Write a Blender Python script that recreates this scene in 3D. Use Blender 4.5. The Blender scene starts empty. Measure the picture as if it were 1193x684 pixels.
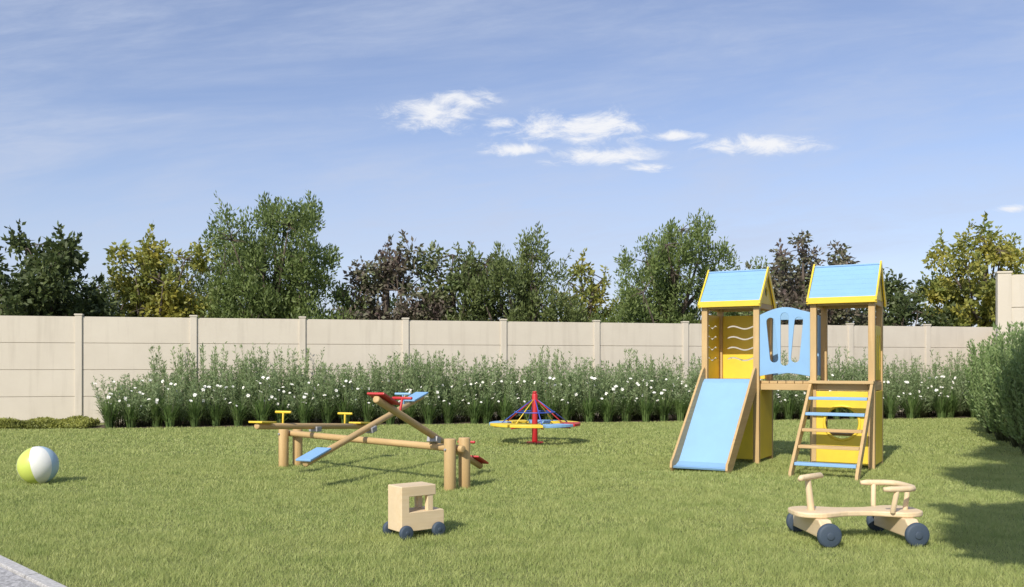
import bpy, bmesh, math, random
import numpy as np
from mathutils import Vector, Matrix, Euler
random.seed(7)
RNG = np.random.default_rng(11)
R = math.radians
F, H, CX, HY = 1050.0, 1.4, 596.5, 426.0
COL = bpy.context.scene.collection

# ------------------------------------------------------------------ materials
def new_mat(name):
    m = bpy.data.materials.new(name); m.use_nodes = True
    nt = m.node_tree; nt.nodes.clear()
    out = nt.nodes.new('ShaderNodeOutputMaterial')
    b = nt.nodes.new('ShaderNodeBsdfPrincipled')
    nt.links.new(b.outputs[0], out.inputs[0])
    return m, nt, b, out
def N(nt, t, **kw):
    n = nt.nodes.new(t)
    for k, v in kw.items():
        if k in n.inputs: n.inputs[k].default_value = v
        else: setattr(n, k, v)
    return n
def mixc(nt, fac, a, b):
    n = nt.nodes.new('ShaderNodeMix'); n.data_type = 'RGBA'
    for s, v in ((0, fac), (6, a), (7, b)):
        if isinstance(v, bpy.types.NodeSocket): nt.links.new(v, n.inputs[s])
        else: n.inputs[s].default_value = v if s == 0 else (*v[:3], 1)
    return n.outputs[2]
def ramp(nt, src, p0, p1):
    r = nt.nodes.new('ShaderNodeMapRange'); r.clamp = True
    nt.links.new(src, r.inputs[0]); r.inputs[1].default_value = p0; r.inputs[2].default_value = p1
    return r.outputs[0]
def obj_coords(nt, scale=(1, 1, 1), rnd=True):
    tc = N(nt, 'ShaderNodeTexCoord'); mp = N(nt, 'ShaderNodeMapping')
    mp.inputs['Scale'].default_value = scale
    src = tc.outputs['Object']
    if rnd:
        oi = N(nt, 'ShaderNodeObjectInfo'); mu = N(nt, 'ShaderNodeMath', operation='MULTIPLY'); mu.inputs[1].default_value = 37.0
        nt.links.new(oi.outputs['Random'], mu.inputs[0])
        ad = N(nt, 'ShaderNodeVectorMath', operation='ADD')
        nt.links.new(src, ad.inputs[0]); nt.links.new(mu.outputs[0], ad.inputs[1]); src = ad.outputs[0]
    nt.links.new(src, mp.inputs[0])
    return mp.outputs[0]
def noise(nt, vec, scale, detail=4, rough=.55, dist=0):
    n = N(nt, 'ShaderNodeTexNoise'); n.inputs['Scale'].default_value = scale
    n.inputs['Detail'].default_value = detail; n.inputs['Roughness'].default_value = rough
    n.inputs['Distortion'].default_value = dist
    nt.links.new(vec, n.inputs['Vector']); return n.outputs['Fac']
def bump(nt, b, h, strength, dist):
    bp = N(nt, 'ShaderNodeBump'); bp.inputs['Strength'].default_value = strength; bp.inputs['Distance'].default_value = dist
    nt.links.new(h, bp.inputs['Height']); nt.links.new(bp.outputs[0], b.inputs['Normal'])

def wood(name, c1, c2, axis):
    m, nt, b, _ = new_mat(name)
    sc = [16, 16, 16]; sc[axis] = 1.1
    v = obj_coords(nt, sc)
    f = noise(nt, v, 1.6, 5, .6, .6)
    v2 = obj_coords(nt, (1, 1, 1)); f2 = noise(nt, v2, 2.2, 3)
    c = mixc(nt, ramp(nt, f, .35, .68), c1, c2)
    c = mixc(nt, ramp(nt, f2, .35, .75), c, tuple(x * .8 for x in c1))
    nt.links.new(c, b.inputs['Base Color']); b.inputs['Roughness'].default_value = .6
    bump(nt, b, f, .25, .004)
    return m
def paint(name, c, rough=.45, var=.12):
    m, nt, b, _ = new_mat(name)
    v = obj_coords(nt); f = noise(nt, v, 5, 5); f2 = noise(nt, v, 60, 3)
    cc = mixc(nt, ramp(nt, f, .3, .75), c, tuple(x * (1 - var) * .95 + .01 for x in c))
    nt.links.new(cc, b.inputs['Base Color'])
    b.inputs['Roughness'].default_value = rough
    bump(nt, b, f2, .08, .002)
    return m
def leafmat(name, c1, c2, c3=None, trans=.35, rough=.55):
    m, nt, b, out = new_mat(name)
    g = N(nt, 'ShaderNodeNewGeometry'); tc = N(nt, 'ShaderNodeTexCoord')
    oi = N(nt, 'ShaderNodeObjectInfo'); ad = N(nt, 'ShaderNodeVectorMath', operation='ADD')
    nt.links.new(tc.outputs['Object'], ad.inputs[0]); nt.links.new(oi.outputs['Random'], ad.inputs[1])
    f = noise(nt, ad.outputs[0], 1.3, 3)
    c = mixc(nt, g.outputs['Random Per Island'], c1, c2)
    c = mixc(nt, ramp(nt, f, .35, .7), c, c3 or tuple(x * .6 for x in c1))
    nt.links.new(c, b.inputs['Base Color']); b.inputs['Roughness'].default_value = rough
    t = N(nt, 'ShaderNodeBsdfTranslucent'); nt.links.new(c, t.inputs[0])
    mx = N(nt, 'ShaderNodeMixShader'); mx.inputs[0].default_value = trans
    nt.links.new(b.outputs[0], mx.inputs[1]); nt.links.new(t.outputs[0], mx.inputs[2])
    nt.links.new(mx.outputs[0], out.inputs[0])
    return m

PINE1, PINE2 = (.62, .43, .20), (.50, .32, .135)
TOY1, TOY2 = (.82, .65, .42), (.72, .54, .31)
M = {}
for i, ax in enumerate('xyz'):
    M['pine_' + ax] = wood('pine_' + ax, PINE1, PINE2, i)
    M['toy_' + ax] = wood('toy_' + ax, TOY1, TOY2, i)
M['blue'] = paint('blue_paint', (.25, .46, .72), .55, .05)
M['slide_blue'] = paint('slide_blue', (.26, .47, .73), .6, .05)
M['yellow'] = paint('yellow_paint', (.86, .62, .05), .45, .1)
M['red'] = paint('red_paint', (.55, .025, .03), .4)
M['dblue'] = paint('cobalt_paint', (.05, .10, .50), .4)
M['slate'] = paint('slate_rubber', (.05, .075, .11), .65)
M['metal'] = paint('grey_metal', (.35, .35, .36), .35)
M['ball_lime'] = paint('lime_vinyl', (.58, .67, .13), .35, .04)
M['ball_white'] = paint('white_vinyl', (.80, .80, .74), .35, .03)
M['ball_blue'] = paint('pale_blue_vinyl', (.42, .57, .66), .35, .04)
M['bark'] = paint('bark', (.13, .10, .075), .9, .4)
M['stem'] = paint('green_stem', (.15, .17, .075), .8, .3)

def wall_mat():
    m, nt, b, _ = new_mat('beige_concrete')
    v = obj_coords(nt); f = noise(nt, v, 1.4, 6, .65); f2 = noise(nt, v, 40, 5)
    vs = obj_coords(nt, (6, 6, .5)); f3 = noise(nt, vs, 1.0, 4)
    c = mixc(nt, ramp(nt, f, .3, .75), (.635, .575, .475), (.585, .525, .43))
    c = mixc(nt, ramp(nt, f3, .52, .85), c, (.51, .455, .37))
    nt.links.new(c, b.inputs['Base Color']); b.inputs['Roughness'].default_value = .85
    bump(nt, b, f2, .25, .004); return m
M['wall'] = wall_mat()
def ground_mat():
    m, nt, b, _ = new_mat('lawn_soil')
    v = obj_coords(nt, rnd=False); f = noise(nt, v, .5, 5); f2 = noise(nt, v, 35, 5, .7)
    c = mixc(nt, ramp(nt, f, .35, .7), (.19, .225, .06), (.23, .25, .08))
    c = mixc(nt, ramp(nt, f2, .35, .7), c, (.12, .13, .04))
    nt.links.new(c, b.inputs['Base Color']); b.inputs['Roughness'].default_value = .95
    bump(nt, b, f2, .6, .03); return m
M['ground'] = ground_mat()
def grass_mat():
    m, nt, b, out = new_mat('grass_blades')
    g = N(nt, 'ShaderNodeNewGeometry'); v = obj_coords(nt, rnd=False)
    f = noise(nt, v, .55, 4); f2 = noise(nt, v, 3.5, 4, .6)
    c = mixc(nt, g.outputs['Random Per Island'], (.31, .41, .11), (.61, .63, .25))
    c = mixc(nt, ramp(nt, f, .35, .75), c, (.49, .53, .19))
    c2 = mixc(nt, ramp(nt, f2, .45, .78), c, (.29, .37, .10))
    nt.links.new(c2, b.inputs['Base Color']); b.inputs['Roughness'].default_value = .6
    t = N(nt, 'ShaderNodeBsdfTranslucent'); nt.links.new(c2, t.inputs[0])
    mx = N(nt, 'ShaderNodeMixShader'); mx.inputs[0].default_value = .4
    nt.links.new(b.outputs[0], mx.inputs[1]); nt.links.new(t.outputs[0], mx.inputs[2]); nt.links.new(mx.outputs[0], out.inputs[0])
    return m
M['grass'] = grass_mat()
def simple_noise_mat(name, c1, c2, scale, bs=.5, bd=.02, det=6):
    m, nt, b, _ = new_mat(name)
    v = obj_coords(nt, rnd=False); f = noise(nt, v, scale, det, .7)
    c = mixc(nt, ramp(nt, f, .38, .62), c1, c2); nt.links.new(c, b.inputs['Base Color'])
    b.inputs['Roughness'].default_value = .9; bump(nt, b, f, bs, bd); return m
M['soil'] = simple_noise_mat('bed_soil', (.06, .042, .026), (.12, .085, .055), 9)
M['paving'] = simple_noise_mat('grey_paving', (.22, .215, .21), (.56, .55, .54), 38, .5, .008)
M['kerb'] = simple_noise_mat('kerb_concrete', (.38, .37, .35), (.57, .56, .54), 40, .4, .005)

# ------------------------------------------------------------------ object helpers
def link(name, me, mat, parent=None):
    o = bpy.data.objects.new(name, me); COL.objects.link(o)
    mats = mat if isinstance(mat, (list, tuple)) else [mat]
    for m in mats:
        if m: me.materials.append(m)
    if parent: o.parent = parent
    return o
def tag(o, label=None, cat=None, group=None, kind=None):
    if label: o['label'] = label
    if cat: o['category'] = cat
    if group: o['group'] = group
    if kind: o['kind'] = kind
    return o
def empty(name, loc, rz=0):
    o = bpy.data.objects.new(name, None); COL.objects.link(o); o.location = loc; o.rotation_euler = (0, 0, rz)
    o.empty_display_size = .2; return o
def copy_tree(o, parent=None):
    c = o.copy(); COL.objects.link(c)
    if parent: c.parent = parent
    for ch in list(o.children): copy_tree(ch, c)
    return c
def smooth(me): me.polygons.foreach_set('use_smooth', [True] * len(me.polygons))
def box(name, c, s, mat, parent=None, rot=None, bev=.006):
    bm = bmesh.new(); bmesh.ops.create_cube(bm, size=1)
    for v in bm.verts: v.co = Vector((v.co.x * s[0], v.co.y * s[1], v.co.z * s[2]))
    if bev: bmesh.ops.bevel(bm, geom=bm.edges[:], offset=min(bev, min(s) * .3), segments=2, affect='EDGES', profile=.6)
    me = bpy.data.meshes.new(name); bm.to_mesh(me); bm.free()
    o = link(name, me, mat, parent); o.location = c
    if rot: o.rotation_euler = rot
    return o
def boxes(name, lst, mat, parent=None, bev=.004, org=(0, 0, 0)):
    bm = bmesh.new()
    for c, s in lst:
        r = bmesh.ops.create_cube(bm, size=1); vs = r['verts']
        for v in vs: v.co = Vector((v.co.x * s[0] + c[0] - org[0], v.co.y * s[1] + c[1] - org[1], v.co.z * s[2] + c[2] - org[2]))
    if bev: bmesh.ops.bevel(bm, geom=bm.edges[:], offset=bev, segments=2, affect='EDGES', profile=.6)
    me = bpy.data.meshes.new(name); bm.to_mesh(me); bm.free()
    o = link(name, me, mat, parent); o.location = org; return o
def log(name, p0, p1, r0, mat, parent=None, r1=None, seg=20, bev=.012):
    r1 = r0 if r1 is None else r1
    p0, p1 = Vector(p0), Vector(p1); L = (p1 - p0).length
    bm = bmesh.new(); rings = []
    b = min(bev, r0 * .5)
    prof = [(0, 0), (r0 - b, 0), (r0 - b * .3, b * .3), (r0, b), (r1, L - b), (r1 - b * .3, L - b * .3), (r1 - b, L), (0, L)]
    for r, z in prof:
        if r == 0: rings.append([bm.verts.new((0, 0, z))])
        else: rings.append([bm.verts.new((r * math.cos(2 * math.pi * i / seg), r * math.sin(2 * math.pi * i / seg), z)) for i in range(seg)])
    for a, c in zip(rings, rings[1:]):
        for i in range(seg):
            j = (i + 1) % seg
            if len(a) == 1: bm.faces.new((a[0], c[j], c[i]))
            elif len(c) == 1: bm.faces.new((a[i], a[j], c[0]))
            else: bm.faces.new((a[i], a[j], c[j], c[i]))
    me = bpy.data.meshes.new(name); bm.to_mesh(me); bm.free(); smooth(me)
    o = link(name, me, mat, parent); o.location = p0
    o.rotation_euler = (p1 - p0).to_track_quat('Z', 'Y').to_euler()
    return o
def tube_arrays(pts, rad, seg=8, closed=False):
    pts = [Vector(p) for p in pts]; n = len(pts)
    if not hasattr(rad, '__len__'): rad = [rad] * n
    V, Fc = [], []; up = Vector((0, 0, 1)); prev = None
    for i, p in enumerate(pts):
        if closed: t = pts[(i + 1) % n] - pts[i - 1]
        else: t = pts[min(i + 1, n - 1)] - pts[max(i - 1, 0)]
        t.normalize()
        if prev is None:
            a = t.cross(up)
            if a.length < .05: a = t.cross(Vector((1, 0, 0)))
        else: a = prev - t * prev.dot(t)
        a.normalize(); prev = a; b = t.cross(a)
        for k in range(seg):
            an = 2 * math.pi * k / seg
            V.append(p + (a * math.cos(an) + b * math.sin(an)) * rad[i])
    for i in range(n if closed else n - 1):
        i2 = (i + 1) % n
        for k in range(seg):
            k2 = (k + 1) % seg
            Fc.append((i * seg + k, i * seg + k2, i2 * seg + k2, i2 * seg + k))
    if not closed:
        Fc.append(tuple(range(seg - 1, -1, -1))); Fc.append(tuple((n - 1) * seg + k for k in range(seg)))
    return V, Fc
def tubes(name, lst, mat, parent=None, seg=10, closed=False):
    V, Fc = [], []
    for pts, rad in lst:
        v, f = tube_arrays(pts, rad, seg, closed); o = len(V); V += v; Fc += [tuple(i + o for i in q) for q in f]
    me = bpy.data.meshes.new(name); me.from_pydata([tuple(v) for v in V], [], Fc); smooth(me)
    return link(name, me, mat, parent)
def cut(name, splines, thick, mat, parent, mtx, bev=.004):
    cu = bpy.data.curves.new(name, 'CURVE'); cu.dimensions = '2D'; cu.fill_mode = 'BOTH'
    cu.extrude = thick / 2 - bev; cu.bevel_depth = bev; cu.bevel_resolution = 1
    cu.offset = -bev
    for s in splines:
        sp = cu.splines.new('POLY'); sp.points.add(len(s) - 1); sp.use_cyclic_u = True
        for p, (x, y) in zip(sp.points, s): p.co = (x, y, 0, 1)
    t = bpy.data.objects.new('tmp', cu)
    COL.objects.link(t); bpy.context.view_layer.update()
    dg = bpy.context.evaluated_depsgraph_get()
    me = bpy.data.meshes.new_from_object(t.evaluated_get(dg)); me.name = name
    bpy.data.objects.remove(t); bpy.data.curves.remove(cu)
    me.materials.clear()
    for p in me.polygons: p.use_smooth = False
    o = link(name, me, mat, parent); o.matrix_local = mtx; return o
def MX(org, xa, ya):
    xa, ya = Vector(xa), Vector(ya); za = xa.cross(ya); m = Matrix.Identity(4)
    for i in range(3): m[i][0], m[i][1], m[i][2], m[i][3] = xa[i], ya[i], za[i], org[i]
    return m
def circ(cx, cy, r, n=28, ry=None): return [(cx + r * math.cos(2 * math.pi * i / n), cy + (ry or r) * math.sin(2 * math.pi * i / n)) for i in range(n)]
def slot(x0, y0, x1, y1, r, n=8):
    a = math.atan2(y1 - y0, x1 - x0); out = []
    for i in range(n + 1): t = a + math.pi / 2 + math.pi * i / n; out.append((x0 + r * math.cos(t), y0 + r * math.sin(t)))
    for i in range(n + 1): t = a - math.pi / 2 + math.pi * i / n; out.append((x1 + r * math.cos(t), y1 + r * math.sin(t)))
    return out
def fast_mesh(name, V, k, mat, parent=None):
    n = len(V) // k; me = bpy.data.meshes.new(name)
    me.vertices.add(n * k); me.vertices.foreach_set('co', np.asarray(V, dtype=np.float32).ravel())
    me.loops.add(n * k); me.loops.foreach_set('vertex_index', np.arange(n * k, dtype=np.int32))
    me.polygons.add(n); me.polygons.foreach_set('loop_start', np.arange(0, n * k, k, dtype=np.int32))
    me.polygons.foreach_set('loop_total', np.full(n, k, dtype=np.int32))
    me.update(calc_edges=True); me.validate()
    return link(name, me, mat, parent) if mat else me
def leaf_verts(P, D, L, W, rng):
    n = len(P); D = D / np.linalg.norm(D, axis=1, keepdims=True)
    Rn = rng.normal(size=(n, 3)); S = np.cross(D, Rn); S /= np.linalg.norm(S, axis=1, keepdims=True) + 1e-9
    L = np.asarray(L).reshape(-1, 1) * np.ones((n, 1)); W = np.asarray(W).reshape(-1, 1) * np.ones((n, 1))
    V = np.empty((n, 4, 3)); V[:, 0] = P; V[:, 1] = P + D * L * .45 + S * W / 2; V[:, 2] = P + D * L; V[:, 3] = P + D * L * .45 - S * W / 2
    return V.reshape(-1, 3)

# ------------------------------------------------------------------ camera, sun, sky
cam = bpy.data.cameras.new('camera'); co = bpy.data.objects.new('camera', cam); COL.objects.link(co)
co.location = (0, 0, H); co.rotation_euler = (R(90), 0, 0)
cam.sensor_width = 36; cam.lens = 36 * F / 1193; cam.shift_y = (HY - 342) / 1193; cam.clip_end = 2000
bpy.context.scene.camera = co
E = R(38); sd = Vector((.457, .889, 0)).normalized()
Ld = Vector((sd.x * math.cos(E), sd.y * math.cos(E), -math.sin(E)))
sl = bpy.data.lights.new('sun', 'SUN'); sl.energy = 4.6; sl.angle = R(.6); sl.color = (1, .94, .84)
so = bpy.data.objects.new('sun', sl); COL.objects.link(so); so.rotation_euler = Ld.to_track_quat('-Z', 'Y').to_euler(); so.location = (-10, -20, 20)
sc = bpy.context.scene
sc.view_settings.view_transform = 'Standard'; sc.view_settings.look = 'None'; sc.view_settings.exposure = 0

w = bpy.data.worlds.new('World'); sc.world = w; w.use_nodes = True; nt = w.node_tree; nt.nodes.clear()
wo = nt.nodes.new('ShaderNodeOutputWorld'); bg = nt.nodes.new('ShaderNodeBackground'); nt.links.new(bg.outputs[0], wo.inputs[0])
sky = nt.nodes.new('ShaderNodeTexSky'); sky.sky_type = 'NISHITA'; sky.sun_disc = False
sky.sun_elevation = E; sky.sun_rotation = math.atan2(-sd.x, -sd.y); sky.air_density = 1.0; sky.dust_density = .6; sky.ozone_density = 2.2
bg.inputs[1].default_value = .15
tc = nt.nodes.new('ShaderNodeTexCoord'); sep = nt.nodes.new('ShaderNodeSeparateXYZ'); nt.links.new(tc.outputs['Generated'], sep.inputs[0])
def wm(op, a, b=None, c=None):
    n = nt.nodes.new('ShaderNodeMath'); n.operation = op
    for i, v in enumerate((a, b, c)):
        if v is None: continue
        if isinstance(v, (int, float)): n.inputs[i].default_value = v
        else: nt.links.new(v, n.inputs[i])
    return n.outputs[0]
def comb(x, y, z):
    n = nt.nodes.new('ShaderNodeCombineXYZ')
    for i, v in enumerate((x, y, z)):
        if isinstance(v, (int, float)): n.inputs[i].default_value = v
        else: nt.links.new(v, n.inputs[i])
    return n.outputs[0]
yy = wm('MAXIMUM', sep.outputs[1], .08)
gx = wm('DIVIDE', sep.outputs[0], yy); gz = wm('DIVIDE', sep.outputs[2], yy)
g = comb(gx, gz, 0)
def wnoise(vec, s, det, rough, dist=0):
    n = nt.nodes.new('ShaderNodeTexNoise'); n.inputs['Scale'].default_value = s; n.inputs['Detail'].default_value = det
    n.inputs['Roughness'].default_value = rough; n.inputs['Distortion'].default_value = dist; nt.links.new(vec, n.inputs['Vector']); return n.outputs['Fac']
def wr(v, a, b, c=0, d=1, sm=True):
    n = nt.nodes.new('ShaderNodeMapRange'); n.interpolation_type = 'SMOOTHSTEP' if sm else 'LINEAR'
    nt.links.new(v, n.inputs[0])
    for i, x in enumerate((a, b, c, d)): n.inputs[i + 1].default_value = x
    return n.outputs[0]
best = None
for (px, py, rx, ry) in [(502, 134, 66, 22), (538, 116, 46, 15), (583, 143, 28, 10), (678, 149, 108, 25), (602, 174, 56, 9), (697, 181, 84, 13), (790, 158, 50, 8), (878, 168, 90, 13), (1180, 243, 26, 6), (755, 195, 38, 7)]:
    v = nt.nodes.new('ShaderNodeVectorMath'); v.operation = 'SUBTRACT'; nt.links.new(g, v.inputs[0]); v.inputs[1].default_value = ((px - CX) / F, (HY - py) / F, 0)
    v2 = nt.nodes.new('ShaderNodeVectorMath'); v2.operation = 'MULTIPLY'; nt.links.new(v.outputs[0], v2.inputs[0]); v2.inputs[1].default_value = (F / rx, F / ry, 0)
    v3 = nt.nodes.new('ShaderNodeVectorMath'); v3.operation = 'LENGTH'; nt.links.new(v2.outputs[0], v3.inputs[0])
    d = wm('SUBTRACT', 1.0, v3.outputs['Value'])
    best = d if best is None else wm('MAXIMUM', best, d)
gs = comb(gx, wm('MULTIPLY', gz, 2.4), 0)
n1 = wnoise(gs, 22, 10, .70, .6)
cm = wr(wm('ADD', best, wm('MULTIPLY', wm('SUBTRACT', n1, .5), 3.0)), -.05, 1.05)
cm = wm('MULTIPLY', cm, wr(best, -.45, .3))
rotg = comb(wm('ADD', gx, wm('MULTIPLY', gz, .5)), wm('ADD', wm('MULTIPLY', gz, 5.5), wm('MULTIPLY', gx, -.75)), .3)
n2 = wnoise(rotg, 1.5, 8, .6, .5)
n3 = wnoise(rotg, 5.5, 7, .68, .5)
ci = wm('MULTIPLY', wr(n2, .29, .68), wr(n3, .22, .75, .28, 1))
ci = wm('MULTIPLY', ci, wm('MULTIPLY', wr(gx, -.55, .5, 1.0, .78), .84))
haze = wr(gz, -.02, .30, .50, .07)
def wmix(f, a, b):
    n = nt.nodes.new('ShaderNodeMix'); n.data_type = 'RGBA'; nt.links.new(f, n.inputs[0])
    for s, v in ((6, a), (7, b)):
        if isinstance(v, tuple): n.inputs[s].default_value = (*v, 1)
        else: nt.links.new(v, n.inputs[s])
    return n.outputs[2]
tint = nt.nodes.new('ShaderNodeMix'); tint.data_type = 'RGBA'; tint.blend_type = 'MULTIPLY'; tint.inputs[0].default_value = 1
nt.links.new(sky.outputs[0], tint.inputs[6]); tint.inputs[7].default_value = (1.0, .90, .97, 1)
c00 = wmix(haze, tint.outputs[2], (3.6, 4.2, 5.5))
c0 = wmix(ci, c00, (3.75, 4.25, 5.4))
c1 = wmix(cm, c0, (6.0, 6.1, 6.4))
nt.links.new(c1, bg.inputs[0])

# ------------------------------------------------------------------ setting
def poly(name, pts, z, mat, kind='structure'):
    me = bpy.data.meshes.new(name); me.from_pydata([(x, y, z) for x, y in pts], [], [tuple(range(len(pts)))])
    o = link(name, me, mat); o['kind'] = kind; return o
poly('ground', [(-500, -300), (500, -300), (500, 900), (-500, 900)], 0, M['ground'])
A, B = Vector((-9.5, 19.9)), Vector((12.6, 23.95))
bd = (B - A).normalized(); bn = Vector((-bd.y, bd.x))
W0 = Vector((-10.54, 21.94)); wd = Vector((2.576, .614)); WN = wd.normalized(); WP = Vector((-WN.y, WN.x)); BL = wd.length
bedL = A - bd * .2
poly('flower_bed', [tuple(bedL), tuple(B + bd * 1.4), tuple(W0 + wd * 9.6 - WP * .1), tuple(W0 + wd * .35 - WP * .1)], .004, M['soil'])
pa, pb = Vector((-3.80, 6.60)), Vector((-2.87, 5.68)); pd = (pb - pa).normalized(); pn = Vector((-pd.y, pd.x))
if pn.dot(Vector((1, 1))) < 0: pn = -pn
p0, p1 = pa - pd * 12, pa + pd * 9
poly('pavement', [tuple(p0 - pn * .09), tuple(p0 - pn * 6), tuple(p1 - pn * 6), tuple(p1 - pn * .09)], .02, M['paving'])
mid = (p0 + p1) / 2
k_ang = math.atan2(pd.y, pd.x)
nk = 21
bm = bmesh.new()
for i in range(nk):
    c = (i + .5) * 21 / nk - 10.5
    r = bmesh.ops.create_cube(bm, size=1)
    for v in r['verts']: v.co = Vector((v.co.x * (21 / nk - .008) + c, v.co.y * .09, v.co.z * .06))
bmesh.ops.bevel(bm, geom=bm.edges[:], offset=.006, segments=2, affect='EDGES')
me = bpy.data.meshes.new('kerb'); bm.to_mesh(me); bm.free()
o = link('kerb', me, M['kerb']); o.location = (mid.x - pn.x * .045, mid.y - pn.y * .045, .012); o.rotation_euler = (0, 0, k_ang); o['kind'] = 'structure'
bm = bmesh.new()
for i in range(26):
    for j in range(7):
        r = bmesh.ops.create_cube(bm, size=1)
        for v in r['verts']: v.co = Vector((v.co.x * .79 + (i - 12.5) * .8, v.co.y * .79 - .1 - (j + .5) * .8, v.co.z * .02))
me = bpy.data.meshes.new('path'); bm.to_mesh(me); bm.free()
o = link('path', me, M['paving']); o.location = (mid.x, mid.y, .022); o.rotation_euler = (0, 0, k_ang if Vector((-math.sin(k_ang), math.cos(k_ang))).dot(pn) > 0 else k_ang + math.pi); o['kind'] = 'structure'

# ---- grass blades
def grass():
    out = []
    def zone(y0, y1, dens, h, wd_, marg):
        n = int(dens * (y1 - y0) * ((y0 + y1) * .62 + 2 * marg)); y = RNG.uniform(y0, y1, n)
        half = .62 * y + marg; x = RNG.uniform(-1, 1, n) * half.max()
        k = np.abs(x) < half; x, y = x[k], y[k]
        s = (x - pa.x) * pn.x + (y - pa.y) * pn.y
        t = (x - A.x) * bn.x + (y - A.y) * bn.y
        tw = (x - W0.x) * WP.x + (y - W0.y) * WP.y
        k = (s > .0 + RNG.uniform(-.03, .01, len(s))) & (t < RNG.uniform(-.03, .05, len(s))) & (tw < -.1); x, y = x[k], y[k]; n = len(x)
        a = RNG.uniform(0, 2 * np.pi, n)
        tuft = .80 + .25 * np.sin(x * 3.1 + np.sin(y * 2.3) * 2) * np.sin(y * 3.7 + np.cos(x * 1.7) * 2)
        hh = h * RNG.uniform(.45, 1.3, n) * tuft; ww = wd_ * RNG.uniform(.6, 1.3, n)
        b = RNG.uniform(0, 2 * np.pi, n); ln = hh * RNG.uniform(.1, 1.1, n)
        V = np.zeros((n, 3, 3)); V[:, 0, 0] = x + np.cos(a) * ww / 2; V[:, 0, 1] = y + np.sin(a) * ww / 2
        V[:, 1, 0] = x - np.cos(a) * ww / 2; V[:, 1, 1] = y - np.sin(a) * ww / 2
        V[:, 2, 0] = x + np.cos(b) * ln; V[:, 2, 1] = y + np.sin(b) * ln; V[:, 2, 2] = hh
        out.append(V.reshape(-1, 3))
    zone(4.9, 7.5, 10500, .040, .0052, .4)
    zone(7.5, 10, 6800, .042, .0068, .5)
    zone(10, 14, 3900, .044, .0095, .5)
    zone(14, 24.5, 1450, .046, .017, .5)
    return np.concatenate(out)
o = fast_mesh('grass', grass(), 3, M['grass']); tag(o, kind='stuff')

# ---- boundary wall
def wall_run(name, org, dirv, bays, bl, hgt, nplank, label, first=0, postw=.16, first_post=True):
    ang = math.atan2(dirv.y, dirv.x)
    root = empty(name, (org.x, org.y, 0), ang); tag(root, label, 'wall')
    ph = hgt / nplank
    for k in range(first, first + bays):
        pl = [((0, 0, (j + .5) * ph - hgt / 2), (bl - postw + .04, .07, ph - .012)) for j in range(nplank)]
        p = boxes('panel', pl, M['wall'], root, bev=.006); p.location = ((k + .5) * bl, 0, hgt / 2)
    core = boxes('joint_filler', [((0, 0, 0), (bays * bl - .02, .03, hgt - .03))], M['wall'], root, bev=0); core.location = ((first + bays / 2) * bl, 0, hgt / 2 - .01)
    for k in range(first if first_post else first + 1, first + bays + 1):
        p = box('post', (k * bl, 0, hgt / 2 + .01), (postw, .15, hgt + .02), M['wall'], root, bev=.01)
        c = box('post_cap', (0, 0, hgt / 2 + .03), (postw + .03, .18, .04), M['wall'], p, bev=.01)
    return root
wall_run('boundary_wall', W0, WN, 16, BL, 2.60, 4, 'long beige concrete panel wall running behind the flower bed', first=-6)
PC = Vector((9.30, 17.05)); PE = W0 + wd * 10
sv = PE - PC - (PE - PC).normalized() * .3
svn = sv.normalized()
wall_run('side_wall', PC + svn * .25 + Vector((.14, 0)), svn, 4, sv.length / 4 - .08, 2.6, 4, 'beige side wall running back from the tall corner pillar at far right', postw=.16, first_post=False)
pv = Vector((.97, -.24))
wall_run('tall_wall', PC, pv, 3, 2.5, 3.12, 5, 'taller beige wall section behind the bushy shrubs at far right', postw=.24)

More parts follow.
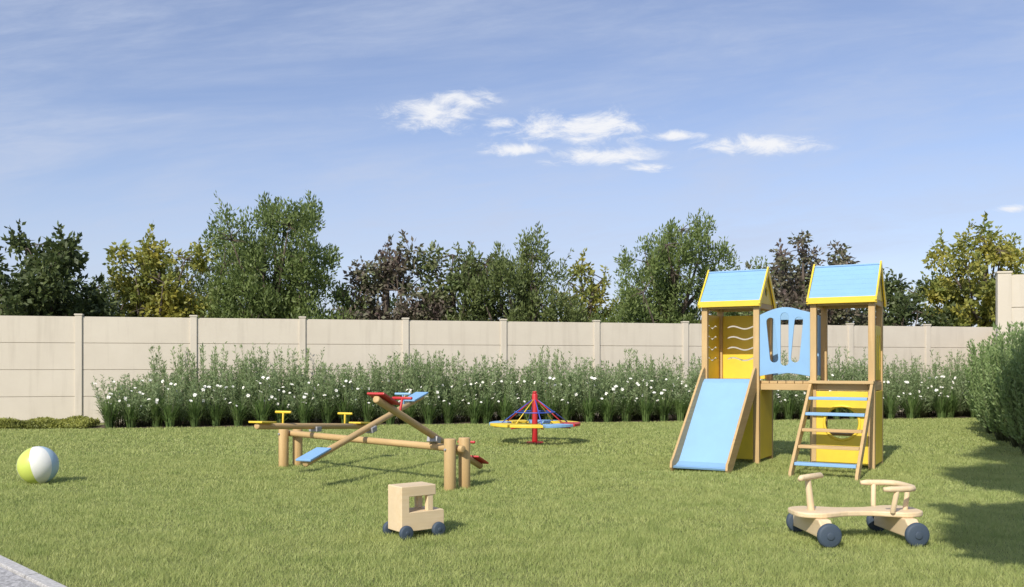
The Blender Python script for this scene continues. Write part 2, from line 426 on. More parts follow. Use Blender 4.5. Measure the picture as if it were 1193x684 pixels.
# ------------------------------------------------------------------ trees
FOL = {
 'dark': leafmat('leaf_dark_green', (.085, .125, .04), (.18, .22, .07)),
 'green': leafmat('leaf_mid_green', (.18, .25, .07), (.29, .355, .11), (.125, .18, .05), trans=.4),
 'green2': leafmat('leaf_olive', (.165, .215, .07), (.27, .32, .10), (.12, .16, .05), trans=.4),
 'purple': leafmat('leaf_bronze', (.17, .15, .10), (.19, .24, .09), (.20, .14, .135)),
 'yellow': leafmat('leaf_yellow_green', (.35, .35, .07), (.54, .46, .085), (.20, .26, .07), trans=.4),
 'brown': leafmat('leaf_brown_green', (.19, .17, .08), (.19, .245, .08), (.13, .18, .055)),
}
def wall_y(x): return 21.94 + (x + 10.54) * .614 / 2.576
def tree(name, px, top, hw, Y, pal, label, n=9500, leaf=(.15, .07), fine=False, seed=1, bot=.6, nc=120, zmax=None, X=None, group=None, nl=15, side=.85):
    rng = np.random.default_rng(seed)
    if X is None:
        for _ in range(20):
            X = (px - CX) * Y / F; need = wall_y(X) + hw * Y / F * .95 + .7
            if Y < need: Y += .3
    zt = zmax or (H + (HY - top) * Y / F); hwm = hw * Y / F if hw > 5 else hw
    root = empty(name, (X, Y, 0)); tag(root, label, 'tree', group)
    ph = rng.uniform(0, 6.28, 4)
    lobes = []
    for q in range(nl):
        h = .12 + .80 * ((q + rng.uniform(.1, .9)) / nl)
        wv = math.sqrt(max(.02, 1 - max(0, (h - .32) / .78) ** 2.4))
        an = q * 2.4 + rng.uniform(-.5, .5); rr = hwm * wv * rng.uniform(.3, .88)
        if h > .85: rr *= .5
        lobes.append((rr * math.cos(an), rr * math.sin(an) * .8, bot + (zt - bot) * h, hwm * rng.uniform(.22, .38) * (1.15 - .4 * h)))
    k = int(np.argmax([l[2] for l in lobes])); lobes[k] = (lobes[k][0] * .5, lobes[k][1] * .5, zt - .55, hwm * .2)
    lobes.append((0, 0, bot + (zt - bot) * .35, hwm * .5)); lobes.append((0, 0, bot + (zt - bot) * .6, hwm * .38))
    zl = min(bot + 2.0, zt * .55)
    for sx_ in (-1, 1): lobes.append((sx_ * hwm * .55, 0, zl, hwm * .36)); lobes.append((sx_ * hwm * side, 0, zl - .35, hwm * .26))
    LB = np.array(lobes); lw = LB[:, 3] ** 1.6; lw /= lw.sum()
    cl = []
    for q in rng.choice(len(LB), nc, p=lw):
        l = LB[q]; d = rng.normal(size=3); d /= np.linalg.norm(d); d *= l[3] * rng.uniform(.35, 1.08) ** .6
        z = min(zt - .12, max(.5, l[2] + d[2] * 1.1))
        cl.append((l[0] + d[0] * 1.1, l[1] + d[1] * .9, z, rng.uniform(.17, .38)))
    C = np.array(cl); wts = C[:, 3] ** 1.7; wts /= wts.sum()
    idx = rng.choice(len(C), n, p=wts)
    off = rng.normal(size=(n, 3)); off /= np.linalg.norm(off, axis=1, keepdims=True); off *= (rng.uniform(0, 1, n) ** .5)[:, None]
    sc_ = C[idx, 3][:, None] * np.array([1.0, 1.0, 1.35 if fine else .9])
    P = C[idx, :3] + off * sc_
    D = off * .8 + rng.normal(size=(n, 3)) * .5 + np.array([0, 0, .9 if fine else -.1])
    L = leaf[0] * rng.uniform(.6, 1.3, n); W = leaf[1] * rng.uniform(.7, 1.3, n)
    tl = []
    cen = np.array([0, 0, bot + (zt - bot) * .45]); P2, D2 = [], []
    for q in rng.choice(len(C), min(len(C), 80), replace=False):
        c = C[q, :3]; d = (c - cen) / (np.linalg.norm(c - cen) + 1e-6) + rng.normal(size=3) * .45 + np.array([0, 0, .45]); d /= np.linalg.norm(d)
        ln = rng.uniform(.3, .60) * (1.15 if fine else 1); s0 = c + d * C[q, 3] * .5; m_ = 18
        ts = rng.uniform(.1, 1, m_); pp = s0 + d * (ts * ln)[:, None] + rng.normal(size=(m_, 3)) * .03
        P2.append(pp); D2.append(d + rng.normal(size=(m_, 3)) * .7)
        tl.append(([Vector(c), Vector(s0 + d * ln)], [.010, .003]))
    P2 = np.concatenate(P2); D2 = np.concatenate(D2); k2 = len(P2)
    P = np.concatenate([P, P2]); D = np.concatenate([D, D2])
    L = np.concatenate([L, leaf[0] * rng.uniform(.6, 1.1, k2)]); W = np.concatenate([W, leaf[1] * rng.uniform(.7, 1.1, k2)])
    fast_mesh('crown', leaf_verts(P, D, L, W, rng), 4, FOL[pal], root)
    tr = .05 + .022 * zt
    pts = [(.08 * math.sin(z * 1.3 + ph[3]), .06 * math.cos(z + ph[1]), z) for z in np.linspace(0, zt * .8, 9)]
    pts[0] = (0, 0, -.05)
    tl.append((pts, [tr * (1.25 if i == 0 else 1) * (1 - i / 9.5) + .012 for i in range(9)]))
    def limb(e, r0):
        zb = max(.7, e.z * rng.uniform(.35, .7)); q = zb / (zt * .8) * 8; i = int(min(7, q)); fr = q - i
        b = Vector(pts[i]).lerp(Vector(pts[i + 1]), min(fr, 1))
        m1 = b.lerp(e, .45) + Vector((rng.uniform(-.12, .12), rng.uniform(-.12, .12), -.12 * (e - b).length))
        tl.append(([b, m1, e], [r0, r0 * .65, .007])); return m1
    for l in lobes:
        e = Vector(l[:3]); limb(e, .045 + .01 * e.length)
        near = np.argsort(np.linalg.norm(C[:, :3] - np.array(l[:3]), axis=1))[:7]
        for q in near: tl.append(([e, e.lerp(Vector(C[q, :3]), .5) + Vector((0, 0, .05)), Vector(C[q, :3])], [.018, .012, .005]))
    tubes('trunk', tl, M['bark'], root, seg=6)
    return root
tree('broadleaf_tree', 36, 262, 94, 25, 'dark', 'dark green broadleaf tree at far left behind the wall', leaf=(.19, .1), seed=3, n=13500, nc=170)
tree('broadleaf_tree', -60, 280, 70, 27, 'dark', 'dark tree cut by the left edge of view', leaf=(.2, .11), seed=33, n=5000)
tree('broadleaf_tree', 118, 314, 60, 28, 'green2', 'low olive green tree between the dark and yellow trees at left', seed=4, n=9500)
tree('broadleaf_tree', 184, 276, 74, 26.5, 'yellow', 'yellow green tree left of the tall feathery green tree', leaf=(.17, .09), seed=5, n=11000, nc=150)
tree('feathery_tree', 318, 234, 114, 26, 'green', 'tall feathery green tree left of centre, largest behind the wall', leaf=(.14, .05), fine=True, seed=6, n=42000, nc=380, nl=26, side=.7)
tree('feathery_tree', 246, 292, 62, 30, 'green2', 'small olive green tree at the left flank of the largest tree', leaf=(.14, .05), fine=True, seed=61, n=11500)
tree('broadleaf_tree', 452, 286, 66, 27, 'purple', 'bronze purple leaved tree just right of the largest tree', leaf=(.18, .085), seed=7, n=9500, nc=140, side=.65)
tree('broadleaf_tree', 528, 275, 70, 27.5, 'brown', 'brown tinged tree near the centre behind the wall', leaf=(.16, .08), seed=8, n=11500, nc=150)
tree('feathery_tree', 606, 278, 80, 27, 'green2', 'olive green feathery tree above the spinning carousel', leaf=(.14, .05), fine=True, seed=9, n=24000, nc=240, nl=20)
tree('broadleaf_tree', 680, 300, 44, 30, 'yellow', 'thin yellowish tree right of the central olive green tree', leaf=(.17, .09), seed=10, n=3800, nc=75, side=.6)
tree('feathery_tree', 788, 248, 100, 28, 'green', 'tall round green tree left of the play tower', leaf=(.14, .05), fine=True, seed=12, n=37000, nc=340, nl=24, side=.7)
tree('broadleaf_tree', 944, 270, 76, 30, 'purple', 'dark bronze tree seen between the two blue roofs', leaf=(.18, .09), seed=13, n=15000, nc=180)
tree('broadleaf_tree', 1045, 326, 70, 32, 'dark', 'low dark tree right of the right play tower', leaf=(.18, .09), seed=14, n=11000)
tree('broadleaf_tree', 868, 344, 46, 33, 'dark', 'low dark tree behind the bridge of the play tower', leaf=(.18, .09), seed=15, n=7000)
tree('broadleaf_tree', 1148, 260, 86, 32, 'yellow', 'yellow green tree at far right behind the wall', leaf=(.19, .1), seed=16, n=18000, nc=200, nl=18)
tree('broadleaf_tree', 1225, 300, 60, 35, 'green2', 'olive tree cut by the right edge of view', leaf=(.2, .1), seed=17, n=7000)
tree('broadleaf_tree', 492, 334, 46, 33, 'dark', 'low dark tree between the bronze and brown tinged trees', leaf=(.17, .08), seed=23, n=7000)
tree('garden_tree', 0, 0, 1.35, 2.2, 'green2', 'tree beside the viewpoint shading the right edge of the lawn', X=2.58, zmax=8.5, bot=3.8, n=18000, seed=20, nc=190, leaf=(.26, .17), nl=14, side=.6)
tree('garden_tree', 0, 0, 2.0, -2.5, 'green2', 'broad tree behind the viewpoint shading the right edge of the lawn', X=1.15, zmax=17.5, bot=7.0, n=28000, seed=21, nc=280, leaf=(.34, .24), nl=24)

# ------------------------------------------------------------------ shrubs and flowers
FOL['sage'] = leafmat('leaf_sage', (.27, .365, .16), (.41, .49, .26), (.20, .285, .11), trans=.42)
FOL['sage_side'] = leafmat('leaf_sage_green', (.27, .38, .14), (.40, .50, .22), (.20, .30, .10), trans=.42)
FOL['strap'] = leafmat('leaf_strap', (.13, .22, .06), (.24, .34, .10), trans=.4)
M['petal'] = paint('white_petal', (.85, .85, .80), .6, .03)
M['pollen'] = paint('yellow_stamen', (.7, .5, .06), .7)
FOL['cover'] = leafmat('leaf_ground_cover', (.33, .36, .08), (.5, .5, .11), trans=.35)
def shrub_meshes(seed, hgt, rad, nst, nl, ll, lw, lo=.45):
    rng = np.random.default_rng(seed); st = []; P, D = [], []
    for _ in range(nst):
        a = rng.uniform(0, 6.28); r0 = rad * .35 * math.sqrt(rng.uniform()); h = hgt * (lo + (1 - lo) * rng.uniform() ** 1.3); out = rad * rng.uniform(.1, .75)
        b = np.array([r0 * math.cos(a), r0 * math.sin(a), 0]); a2 = a + rng.normal() * .5
        e = b + np.array([out * math.cos(a2), out * math.sin(a2), h]); m = (b + e) / 2 + np.array([out * .25 * math.cos(a2), out * .25 * math.sin(a2), .05])
        ts = np.linspace(0, 1, 5); pt = [(1 - t) ** 2 * b + 2 * t * (1 - t) * m + t * t * e for t in ts]
        st.append(([Vector(p) for p in pt], [.007, .006, .005, .003, .002]))
        tt = rng.uniform(.12, 1.0, nl) ** .85
        pp = ((1 - tt) ** 2)[:, None] * b + (2 * tt * (1 - tt))[:, None] * m + (tt ** 2)[:, None] * e
        tip = (1.12 - tt)[:, None]
        side = rng.normal(size=(nl, 3)); side[:, 2] *= .3
        P.append(pp + side * .045 * tip); D.append(side * .55 + np.array([0, 0, 1.0]))
    P = np.concatenate(P); D = np.concatenate(D)
    V = leaf_verts(P, D, ll * rng.uniform(.6, 1.3, len(P)), lw * rng.uniform(.7, 1.3, len(P)), rng)
    return V, st
shr = []
LAB_S = 'grey green feathery shrub in the row between white flowers and wall'
for i in range(5):
    V, st = shrub_meshes(40 + i, 1.94, .66, 58, 80, .085, .024)
    r = empty('feathery_shrub', (0, 0, 0)); tag(r, LAB_S, 'shrub', 'feathery shrubs along the boundary wall')
    fast_mesh('foliage', V, 4, FOL['sage'], r); tubes('stems', st, M['stem'], r, seg=4); shr.append(r)
blen = (B - A).length + .9; ns = 35; used = [False] * 5
for row in range(2):
    for i in range(ns):
        t = .35 + (i + .5 + .5 * row) / ns * (blen - .65) + random.uniform(-.18, .18); k = random.randrange(5)
        p = A + bd * t + bn * ((.8 if row == 0 else 1.5) + random.uniform(-.15, .15))
        o = shr[k] if not used[k] else copy_tree(shr[k]); used[k] = True
        o.location = (p.x, p.y, 0); o.rotation_euler = (0, 0, random.uniform(0, 6.28)); s = random.uniform(.74, 1.02) * (.88 if row == 0 else 1.0)
        if i == 0: s = .62
        o.scale = (1, 1, s)
def flower_mesh(seed):
    rng = random.Random(seed); V, Fc = [], []
    for k in range(6):
        a = k * math.pi / 3 + rng.uniform(-.1, .1); c, s = math.cos(a), math.sin(a); o = len(V); l = .055 * rng.uniform(.9, 1.1)
        for (u, w_, z) in ((0, 0, 0), (l * .55, .018, .018), (l, 0, .012), (l * .55, -.018, .018)): V.append((u * c - w_ * s, u * s + w_ * c, z))
        Fc.append((o, o + 1, o + 2, o + 3))
    o = len(V)
    for k in range(5): a = k * 1.2566; V.append((.01 * math.cos(a), .01 * math.sin(a), .012))
    V.append((0, 0, .03))
    for k in range(5): Fc.append((o + k, o + (k + 1) % 5, o + 5))
    me = bpy.data.meshes.new('flower'); me.from_pydata(V, [], Fc); me.materials.append(M['petal']); me.materials.append(M['pollen'])
    for p in me.polygons: p.material_index = 1 if p.index >= 6 else 0
    return me
FM = [flower_mesh(i) for i in range(3)]
fl = []
for i in range(5):
    rng = np.random.default_rng(70 + i)
    r = empty('flowering_plant', (0, 0, 0)); tag(r, 'strap leaved plant with small white flowers at the lawn edge', 'flowering plant', 'white flowering plants along the front of the bed')
    V = []
    for _ in range(125):
        a = rng.uniform(0, 6.28); h = rng.uniform(.35, .90); out = rng.uniform(.08, .46); r0 = rng.uniform(0, .1)
        pts = []
        for t in (0, .35, .7, 1): pts.append(np.array([(r0 + out * t * t) * math.cos(a), (r0 + out * t * t) * math.sin(a), h * (t - .22 * t ** 4 * out * 4)]))
        s = np.array([-math.sin(a), math.cos(a), 0]) * .013
        for q in range(3):
            w0, w1 = (1, .95, .7, .05)[q], (1, .95, .7, .05)[q + 1]
            V += [pts[q] - s * w0, pts[q] + s * w0, pts[q + 1] + s * w1, pts[q + 1] - s * w1]
    fast_mesh('leaves', np.array(V), 4, FOL['strap'], r)
    st = []
    for j in range((10, 8, 6, 9, 6)[i]):
        a = rng.uniform(0, 6.28); ro = rng.uniform(.05, .42); h = rng.uniform(.45, 1.05); e = Vector((ro * math.cos(a), ro * math.sin(a), h))
        st.append(([Vector((e.x * .2, e.y * .2, 0)), Vector((e.x * .6, e.y * .6, h * .6)), e], [.005, .004, .003]))
        f = bpy.data.objects.new('flower', FM[j % 3]); COL.objects.link(f); f.parent = r; f.location = e
        f.rotation_euler = (R(rng.uniform(25, 80)), 0, R(rng.uniform(-70, 70))); s_ = rng.uniform(.55, 1.0); f.scale = (s_,) * 3
    tubes('flower_stems', st, M['stem'], r, seg=4); fl.append(r)
used = [False] * 5; nf = 48
for i in range(nf):
    t = .2 + (i + .5) / nf * (blen - .1) + random.uniform(-.1, .1); k = random.randrange(5)
    p = A + bd * t + bn * (.22 + random.uniform(-.06, .22))
    o = fl[k] if not used[k] else copy_tree(fl[k]); used[k] = True
    o.location = (p.x, p.y, 0); o.rotation_euler = (0, 0, random.uniform(-.9, .9)); s = random.uniform(.85, 1.1); o.scale = (s, s, s)
side_lab = ['large bushy green shrub nearest the right edge of view', 'large bushy green shrub in front of the tall corner pillar', 'bushy green shrub at the foot of the tall corner pillar', 'bushy green shrub just behind the tall corner pillar', 'bushy green shrub midway between corner pillar and flower bed', 'smallest bushy green shrub next to the right end of the flower bed']
for i, (x, y, h_) in enumerate([(8.15, 13.9, 2.15), (8.8, 15.4, 2.15), (9.12, 16.5, 1.95), (9.95, 18.4, 1.9), (10.85, 20.0, 1.9), (12.0, 22.0, 1.8)]):
    V, st = shrub_meshes(90 + i, h_, .66, 150, 120, .07, .028, .42)
    r = empty('bushy_shrub', (x, y, 0)); tag(r, side_lab[i], 'shrub')
    fast_mesh('foliage', V, 4, FOL['sage_side'], r); tubes('stems', st, M['stem'], r, seg=4)
n = 26000; rng = np.random.default_rng(5)
t = rng.uniform(-5.5, .1, n); s_ = rng.uniform(0, 1, n)
P0 = np.array([A.x, A.y])[None] + np.array([bd.x, bd.y])[None] * t[:, None]
depth = 1.1
P = np.zeros((n, 3)); P[:, 0] = P0[:, 0] + bn.x * s_ * depth; P[:, 1] = P0[:, 1] + bn.y * s_ * depth
bumpy = .16 + .07 * np.sin(t * 5.1) * np.cos(s_ * 5 + t * 2.3)
P[:, 2] = bumpy * rng.uniform(0, 1, n) ** .5 * np.clip(np.minimum(s_, 1 - s_) * 6 + .35, 0, 1)
o = fast_mesh('ground_cover', leaf_verts(P, rng.normal(size=(n, 3)) + np.array([0, 0, .6]), .06, .035, rng), 4, FOL['cover'])
tag(o, kind='stuff')

# ------------------------------------------------------------------ play tower
T = empty('play_tower', (4.85, 12.05, 0), R(-29.6))
tag(T, 'wooden play structure with two blue roofed towers, slide, bridge and ladder', 'playground structure')
PS, EZ, RZ, DZ = .085, 2.32, 2.79, 1.18
TW = .84
def tower(x0):
    x1 = x0 + TW
    for px_ in (x0 + PS / 2, x1 - PS / 2):
        for py_ in (PS / 2, TW - PS / 2):
            box('corner_post', (px_, py_, EZ / 2), (PS, PS, EZ), M['pine_z'], T, bev=.01)
    dk = [((x0 + TW / 2, PS + (j + .5) * (TW - 2 * PS) / 6, DZ - .02), (TW - .02, (TW - 2 * PS) / 6 - .008, .035)) for j in range(6)]
    boxes('deck', dk, M['pine_x'], T, org=(x0 + TW / 2, TW / 2, DZ - .02))
    for yy_ in (.02, TW - .02):
        box('deck_beam', (x0 + TW / 2, yy_ , DZ - .075), (TW - 2 * PS, .04, .09), M['pine_x'], T)
        box('top_beam', (x0 + TW / 2, yy_ + (.01 if yy_ < .4 else -.01), EZ - .05), (TW - 2 * PS, .035, .09), M['pine_x'], T)
    for xx in (x0 + .025, x1 - .025):
        box('top_beam', (xx, TW / 2, EZ - .05), (.035, TW - 2 * PS, .09), M['pine_y'], T)
        box('deck_beam', (xx, TW / 2, DZ - .075), (.035, TW - 2 * PS, .09), M['pine_y'], T)
    rl = TW + .02; ym = TW / 2; ov = .045
    roofm = bmesh.new(); npl = 7
    for sgn in (-1, 1):
        e = Vector((0, ym + sgn * (ym + ov), EZ - .02)); r = Vector((0, ym, RZ)); d = (r - e); L = d.length; d.normalize()
        nn = Vector((0, sgn * d.z, abs(d.y)))
        for j in range(npl):
            a = e + d * (L * j / npl); b = e + d * (L * (j + 1) / npl + .004)
            o1, o2 = nn * .010, nn * .0085
            vs = []
            for xx in (-rl / 2, rl / 2):
                for p in (a, b, b + o2, a + o1): vs.append(roofm.verts.new((xx, p.y - ym, p.z - EZ)))
            for q in ((0, 1, 2, 3), (7, 6, 5, 4), (0, 4, 5, 1), (1, 5, 6, 2), (2, 6, 7, 3), (3, 7, 4, 0)): roofm.faces.new([vs[z] for z in q])
    bmesh.ops.recalc_face_normals(roofm, faces=roofm.faces[:])
    me = bpy.data.meshes.new('roof'); roofm.to_mesh(me); roofm.free()
    rf = link('roof', me, M['blue'], T); rf.location = (x0 + TW / 2, ym, EZ)
    box('ridge_cap', (0, 0, RZ - EZ + .012), (rl + .03, .04, .022), M['blue'], rf)
    for sgn in (-1, 1): box('eave_trim', (0, sgn * (ym + ov + .012), -.03), (rl + .05, .022, .085), M['yellow'], rf)
    for sx in (-1, 1):
        tri = [(-ym - .02, -.02), (ym + .02, -.02), (0, RZ - EZ - .015)]
        cut('gable_panel', [tri, circ(0, .16, .07)], .018, M['yellow'], rf, MX((sx * (rl / 2 - .02), 0, 0), (0, 1, 0), (0, 0, 1)), bev=.002)
        for sgn in (-1, 1):
            a = Vector((sgn * (ym + ov + .02), -.06)); b = Vector((0, RZ - EZ + .02)); dd = (b - a).normalized(); nrm = Vector((-dd.y, dd.x)) * (1 if sgn > 0 else -1)
            if nrm.y < 0: nrm = -nrm
            q = [a - nrm * .045, a + nrm * .028, Vector((0, b.y + .035)), Vector((0, b.y - .07))]
            cut('barge_board', [[(v.x, v.y) for v in q]], .022, M['yellow'], rf, MX((sx * (rl / 2 + .014), 0, 0), (0, 1, 0), (0, 0, 1)), bev=.002)
xr0, xl0 = -TW, -2.38
tower(xl0); tower(xr0)
IW = TW - 2 * PS
def rect(x0, y0, x1, y1): return [(x0, y0), (x1, y0), (x1, y1), (x0, y1)]
def wavy(z, r=.011, x0=-.27, x1=.27, amp=.022):
    up, dn = [], []
    for i in range(21):
        x = x0 + (x1 - x0) * i / 20; zc = z + amp * math.sin(i / 20 * 3 * math.pi)
        rr = r * (1 if 0 < i < 20 else .3); up.append((x, zc + rr)); dn.append((x, zc - rr))
    return up + dn[::-1]
for org, xa in (((xl0 + TW / 2, TW - .03, 0), (1, 0, 0)), ((xl0 + .03, TW / 2, 0), (0, 1, 0))):
    cut('wavy_panel', [rect(-IW / 2, DZ + .02, IW / 2, 2.16)] + [wavy(z) for z in (1.50, 1.66, 1.82, 1.98)], .02, M['yellow'], T, MX(org, xa, (0, 0, 1)), bev=.003)
cut('lower_panel', [rect(-IW / 2, .06, IW / 2, DZ - .13)], .02, M['yellow'], T, MX((xl0 + TW - .01, TW / 2, 0), (0, 1, 0), (0, 0, 1)))
cut('lower_panel', [rect(-IW / 2, .06, IW / 2, DZ - .13)], .02, M['yellow'], T, MX((xl0 + .04, TW / 2, 0), (0, 1, 0), (0, 0, 1)))
cut('lower_panel', [rect(-IW / 2, .06, IW / 2, DZ - .13)], .02, M['yellow'], T, MX((xl0 + TW / 2, .01, 0), (1, 0, 0), (0, 0, 1)))
cut('round_window_panel', [rect(-IW / 2, .06, IW / 2, DZ - .13), circ(0, .62, .225, 40)], .02, M['yellow'], T, MX((xr0 + TW / 2, .01, 0), (1, 0, 0), (0, 0, 1)))
tubes('window_ring', [([(xr0 + TW / 2 + .23 * math.cos(2 * math.pi * k / 40), .004, .62 + .23 * math.sin(2 * math.pi * k / 40)) for k in range(40)], .020)], M['yellow'], T, closed=True)
cut('lower_panel', [rect(-IW / 2, .06, IW / 2, DZ - .13)], .02, M['yellow'], T, MX((xr0 + TW - .01, TW / 2, 0), (0, 1, 0), (0, 0, 1)))
box('bench', (xr0 + TW / 2, TW - .16, .42), (TW - 2 * PS, .22, .035), M['pine_x'], T)
cut('side_rail_panel', [rect(-IW / 2, DZ + .02, IW / 2, 1.95)] + [slot(x_, 1.38, x_, 1.78, .04) for x_ in (-.2, 0, .2)], .02, M['yellow'], T, MX((xr0 + TW - .03, TW / 2, 0), (0, 1, 0), (0, 0, 1)))
bw0, bw1 = xl0 + TW, xr0; bc = (bw0 + bw1) / 2; bh = (bw1 - bw0) / 2
boxes('bridge_deck', [((bw0 + (j + .5) * (bw1 - bw0) / 6, TW / 2, DZ - .015 + .0), ((bw1 - bw0) / 6 - .008, .62, .035)) for j in range(6)], M['pine_y'], T, org=(bc, TW / 2, DZ - .015))
for yy_ in (.12, TW - .12): box('bridge_beam', (bc, yy_, DZ - .08), (bw1 - bw0, .05, .09), M['pine_x'], T)
for yy_, rear in ((.035, 0), (TW - .035, 1)):
    bq = bh - .003
    top = [(bq * (1 - 2 * i / 12), 2.12 + .10 * math.cos(math.pi / 2 * (1 - 2 * i / 12))) for i in range(13)]
    bot_ = [(-bq * (1 - 2 * i / 12), 1.25 + .045 * math.cos(math.pi / 2 * (1 - 2 * i / 12))) for i in range(13)]
    if rear: holes = [rect(-.27, 1.40, .27, 2.08)]
    else: holes = [slot(-.145, 1.50, -.195, 2.02, .058), slot(0, 1.45, 0, 2.09, .055), slot(.145, 1.50, .195, 2.02, .058)]
    cut('bridge_rail', [bot_ + top] + holes, .022, M['blue'], T, MX((bc, yy_, 0), (1, 0, 0), (0, 0, 1)))
# slide
sx0, sx1 = xl0 + .045, xl0 + TW - .045; SLY = -1.42
prof = [(.03, DZ + .03), (-.06, DZ + .025), (-.14, DZ - .025), (SLY + .24, .115), (SLY + .12, .075), (SLY, .065)]
bedp = prof + [(y + .012, z - .022) for y, z in prof[::-1]]
slide = cut('slide', [bedp], sx1 - sx0 - .035, M['slide_blue'], T, MX(((sx0 + sx1) / 2, 0, 0), (0, 1, 0), (0, 0, 1)), bev=.002)
for s in (-1, 1):
    q = [(.0, DZ - .12), (.0, DZ + .17), (-.05, DZ + .20), (-.12, DZ + .16), (SLY + .04, .17), (SLY - .02, .13), (SLY - .04, .05), (SLY, 0), (SLY + .16, 0)]
    cut('side_rail', [q], .032, M['pine_x'], slide, MX((0, 0, s * ((sx1 - sx0) / 2 - .001)), (1, 0, 0), (0, 1, 0)), bev=.005)
# ladder
LY = -1.30
lad = empty('ladder', (xr0 + TW / 2, 0, 0)); lad.parent = T
for sx in (-1, 1):
    q = [(-.005, DZ - .15), (-.005, DZ + .01), (-.05, DZ + .02), (LY - .04, .07), (LY - .06, 0), (LY + .08, 0)]
    cut('stringer', [q], .038, M['pine_x'], lad, MX((sx * (TW / 2 - .025), 0, 0), (0, 1, 0), (0, 0, 1)), bev=.005)
tc_ = ['blue', 'pine_x', 'pine_x', 'blue', 'blue']
for j, mt in enumerate(tc_):
    z = .16 + j * .2; y = LY * (1 - z / DZ)
    o = box('tread', (0, y - .02, z), (TW - .10, .14, .038), M[mt], lad)
    if mt == 'blue': o['label'] = 'blue painted tread'
box('tread', (0, -.06, DZ - .005), (TW - .0, .11, .04), M['pine_x'], lad)

# ------------------------------------------------------------------ triple seesaw
S = empty('seesaw', (-1.84, 11.35, 0)); so_ = Vector((-1.84, 11.35, 0))
tag(S, 'wooden triple seesaw with yellow, blue and red seats on log posts', 'seesaw')
PL, PR = Vector((-3.07, 12.50, 0)), Vector((-.62, 10.20, 0)); ax = (PR - PL).normalized(); an_ = Vector((-ax.y, ax.x, 0))
log('axle_beam', PL - ax * .14 + Vector((0, 0, .46)) - so_, PR + ax * .10 + Vector((0, 0, .46)) - so_, .042, M['pine_z'], S)
for P_ in (PL, PR):
    for s in (-1, 1):
        q = P_ + an_ * s * .112 - so_
        log('support_post', q + Vector((0, 0, -.05)), q + Vector((0, 0, .58 if P_ is PR else .53)), .068, M['pine_z'], S)
    a = P_ - an_ * .20 - so_; b = P_ + an_ * .20 - so_
    log('bolt', a + Vector((0, 0, .46)), b + Vector((0, 0, .46)), .014, M['metal'], S, seg=10)
qd = Vector((.36, .933, 0)).normalized()
def board(cx_, cy_, zn, zf, col, handles=(1, 1), sl_=.36, HL=1.36):
    c = Vector((cx_, cy_, 0)) - so_
    n_ = c - qd * HL + Vector((0, 0, zn)); f_ = c + qd * HL + Vector((0, 0, zf)); d = (f_ - n_).normalized()
    log('seesaw_bar', n_, f_, .040, M['pine_z'], S)
    side = qd.cross(Vector((0, 0, 1))).normalized(); up = side.cross(d).normalized()
    if up.z < 0: up = -up
    mt = Matrix((Vector(d), side, up)).transposed().to_euler()
    cc = (n_ + f_) / 2
    box('pivot_bracket', cc - up * .04, (.12, .13, .07), M['metal'], S, rot=mt, bev=.01)
    for e, sg, hd in ((n_, 1, handles[0]), (f_, -1, handles[1])):
        sb = box('seat', e + d * sg * (sl_ / 2 - .03) + up * .05, (sl_, .20, .024), M[col], S, rot=mt, bev=.012); sb['label'] = col + ' seat'
        if hd:
            hp = e + d * sg * .54 + up * .03
            log('handle_post', hp, hp + up * .15, .013, M[col], S, seg=10)
            log('handle_bar', hp + up * .15 - side * .12, hp + up * .15 + side * .12, .017, M[col], S, seg=10)
board(-2.66, 12.20, .66, .50, 'yellow', sl_=.30, HL=1.28)
board(-1.80, 11.44, .30, .96, 'blue', (0, 1), .44, HL=1.44)
board(-.90, 10.47, 1.06, .09, 'red')

# ------------------------------------------------------------------ carousel
K = empty('carousel', (.41, 16.2, 0), R(10)); tag(K, 'small playground carousel with red post and blue and yellow bars', 'carousel')
log('base_plate', (0, 0, -.02), (0, 0, .03), .16, M['red'], K, seg=28, bev=.008)
log('centre_post', (0, 0, .03), (0, 0, .9), .052, M['red'], K, bev=.02)
log('top_cap', (0, 0, .9), (0, 0, .94), .04, M['red'], K, bev=.015)
sc_cols = ['yellow', 'blue', 'red', 'yellow', 'blue', 'yellow', 'blue', 'yellow']
for i in range(8):
    a0, a1 = 2 * math.pi * i / 8 + .03, 2 * math.pi * (i + 1) / 8 - .03
    pts = [(.82 * math.cos(a0 + (a1 - a0) * t / 6), .82 * math.sin(a0 + (a1 - a0) * t / 6)) for t in range(7)] + [(.50 * math.cos(a1 - (a1 - a0) * t / 6), .50 * math.sin(a1 - (a1 - a0) * t / 6)) for t in range(7)]
    cut('seat', [pts], .05, M[sc_cols[(i + 3) % 8]], K, MX((0, 0, .355), (1, 0, 0), (0, 1, 0)), bev=.008)
    a = 2 * math.pi * i / 8
    tubes('frame_arm', [([(.05 * math.cos(a), .05 * math.sin(a), .31), (.74 * math.cos(a), .74 * math.sin(a), .31)], .012)], M['red'], K)
    tubes('grab_bar', [([(.60 * math.cos(a), .60 * math.sin(a), .38), (.04 * math.cos(a), .04 * math.sin(a), .79)], .009)], M[('dblue', 'yellow', 'dblue', 'red')[i % 4]], K)
tubes('hand_rail', [([(.36 * math.cos(2 * math.pi * k / 24), .36 * math.sin(2 * math.pi * k / 24), .566) for k in range(24)], .010)], M['dblue'], K, closed=True)

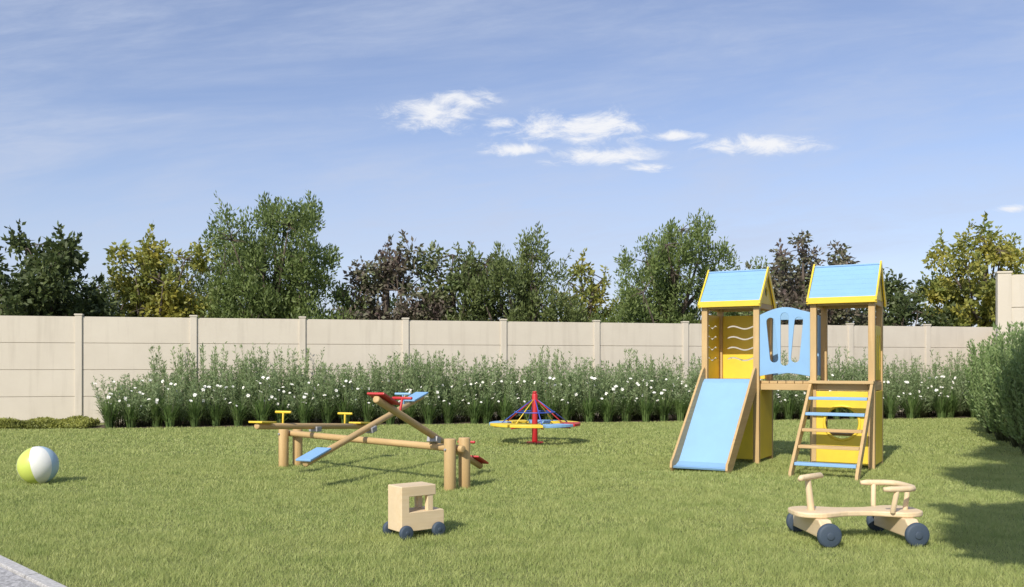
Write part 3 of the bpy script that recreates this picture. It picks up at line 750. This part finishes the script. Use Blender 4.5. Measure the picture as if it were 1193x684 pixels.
# ------------------------------------------------------------------ toy truck
K = empty('toy_truck', (-.80, 7.42, 0), R(37)); tag(K, 'small pale wooden toy truck with open cab on the lawn', 'toy truck')
W2 = .112
prof = [(-.185, .06), (.215, .06), (.215, .205), (.205, .215), (-.115, .215), (-.115, .34), (.13, .34), (.135, .345), (.135, .42), (.13, .425), (-.185, .425), (-.19, .42), (-.19, .065)]
cut('cab_body', [prof], 2 * W2, M['toy_x'], K, MX((0, 0, 0), (1, 0, 0), (0, 0, 1)), bev=.006)
for s in (-1, 1): box('window_post', (.085, s * .084, .278), (.055, .045, .128), M['toy_z'], K)
for x_ in (-.16, .145):
    log('axle', (x_, -.115, .062), (x_, .115, .062), .012, M['toy_z'], K, seg=10)
    for s in (-1, 1):
        wl = log('wheel', (x_, s * (W2 + .003), .058), (x_, s * (W2 + .045), .058), .060, M['slate'], K, seg=28, bev=.012)
        log('hub', (0, 0, .038), (0, 0, .046), .018, M['slate'], wl, seg=14, bev=.003)

# ------------------------------------------------------------------ ride-on wagon
K = empty('ride_on_toy', (2.77, 7.26, 0), R(3)); tag(K, 'pale wooden ride-on toy with four dark wheels and handlebar', 'ride-on toy')
WB = .345
out = []
for i in range(64):
    t = 2 * math.pi * i / 64; c, s = math.cos(t), math.sin(t)
    x = .52 * math.copysign(abs(c) ** .7, c); wdt = .10 + .13 * (1 - math.exp(-(abs(x) / .26) ** 3))
    out.append((x, math.copysign(abs(s) ** .55, s) * wdt))
cut('seat_board', [out], .042, M['toy_x'], K, MX((-.01, 0, .224), (1, 0, 0), (0, 1, 0)), bev=.011)
for sx in (-1, 1):
    q = [(-.30, .06), (.30, .06), (.30, .155), (.24, .202), (-.24, .202), (-.30, .155)]
    cut('axle_block', [q], .10, M['toy_x'], K, MX((sx * WB - .01, 0, 0), (0, 1, 0), (0, 0, 1)), bev=.010)
    for s in (-1, 1):
        wl = log('wheel', (sx * WB - .01, s * .305, .095), (sx * WB - .01, s * .36, .095), .095, M['slate'], K, seg=36, bev=.02)
        log('hub', (0, 0, .053), (0, 0, .063), .030, M['slate'], wl, seg=16, bev=.004)
log('steering_post', (-.37, -.01, .235), (-.40, -.01, .50), .029, M['toy_z'], K, r1=.023)
hb = Vector((.70, .55, 0)).normalized(); hc = Vector((-.37, 0, .508))
tubes('handlebar', [([hc - hb * .17 + Vector((0, 0, -.01)), hc - hb * .14, hc, hc + hb * .14, hc + hb * .17 + Vector((0, 0, -.01))], [.016, .024, .025, .024, .016])], M['toy_y'], K, seg=12)
br = [(.13, -.205, .43), (.18, -.21, .43), (.33, -.20, .43), (.385, -.17, .43), (.41, -.11, .43), (.415, 0, .43), (.41, .11, .43), (.385, .17, .43), (.33, .20, .43), (.18, .21, .43), (.13, .205, .43)]
tubes('back_rest', [(br, [.016] + [.024] * 9 + [.016])], M['toy_y'], K, seg=12)
for x, y in ((.24, -.205), (.405, -.05), (.24, .205)):
    log('back_post', (x - .02, y * .82, .235), (x, y, .425), .020, M['toy_z'], K, seg=14)

# ------------------------------------------------------------------ beach ball
r = .225; bm = bmesh.new(); bmesh.ops.create_uvsphere(bm, u_segments=48, v_segments=28, radius=r)
me = bpy.data.meshes.new('beach_ball')
cols = [0, 1, 2, 1, 0, 1]
for f in bm.faces:
    c = f.calc_center_median(); a = math.atan2(c.y, c.x) % (2 * math.pi); f.material_index = cols[int(a / (math.pi / 3)) % 6]
    if abs(c.z) > r * .97: f.material_index = 1
    f.smooth = True
bm.to_mesh(me); bm.free()
o = link('beach_ball', me, [M['ball_lime'], M['ball_white'], M['ball_blue']]); o.location = (-5.6, 10.65, r - .003)
o.rotation_euler = (R(12), R(8), R(218))
tag(o, 'lime, white and pale blue beach ball on the lawn at left', 'ball')
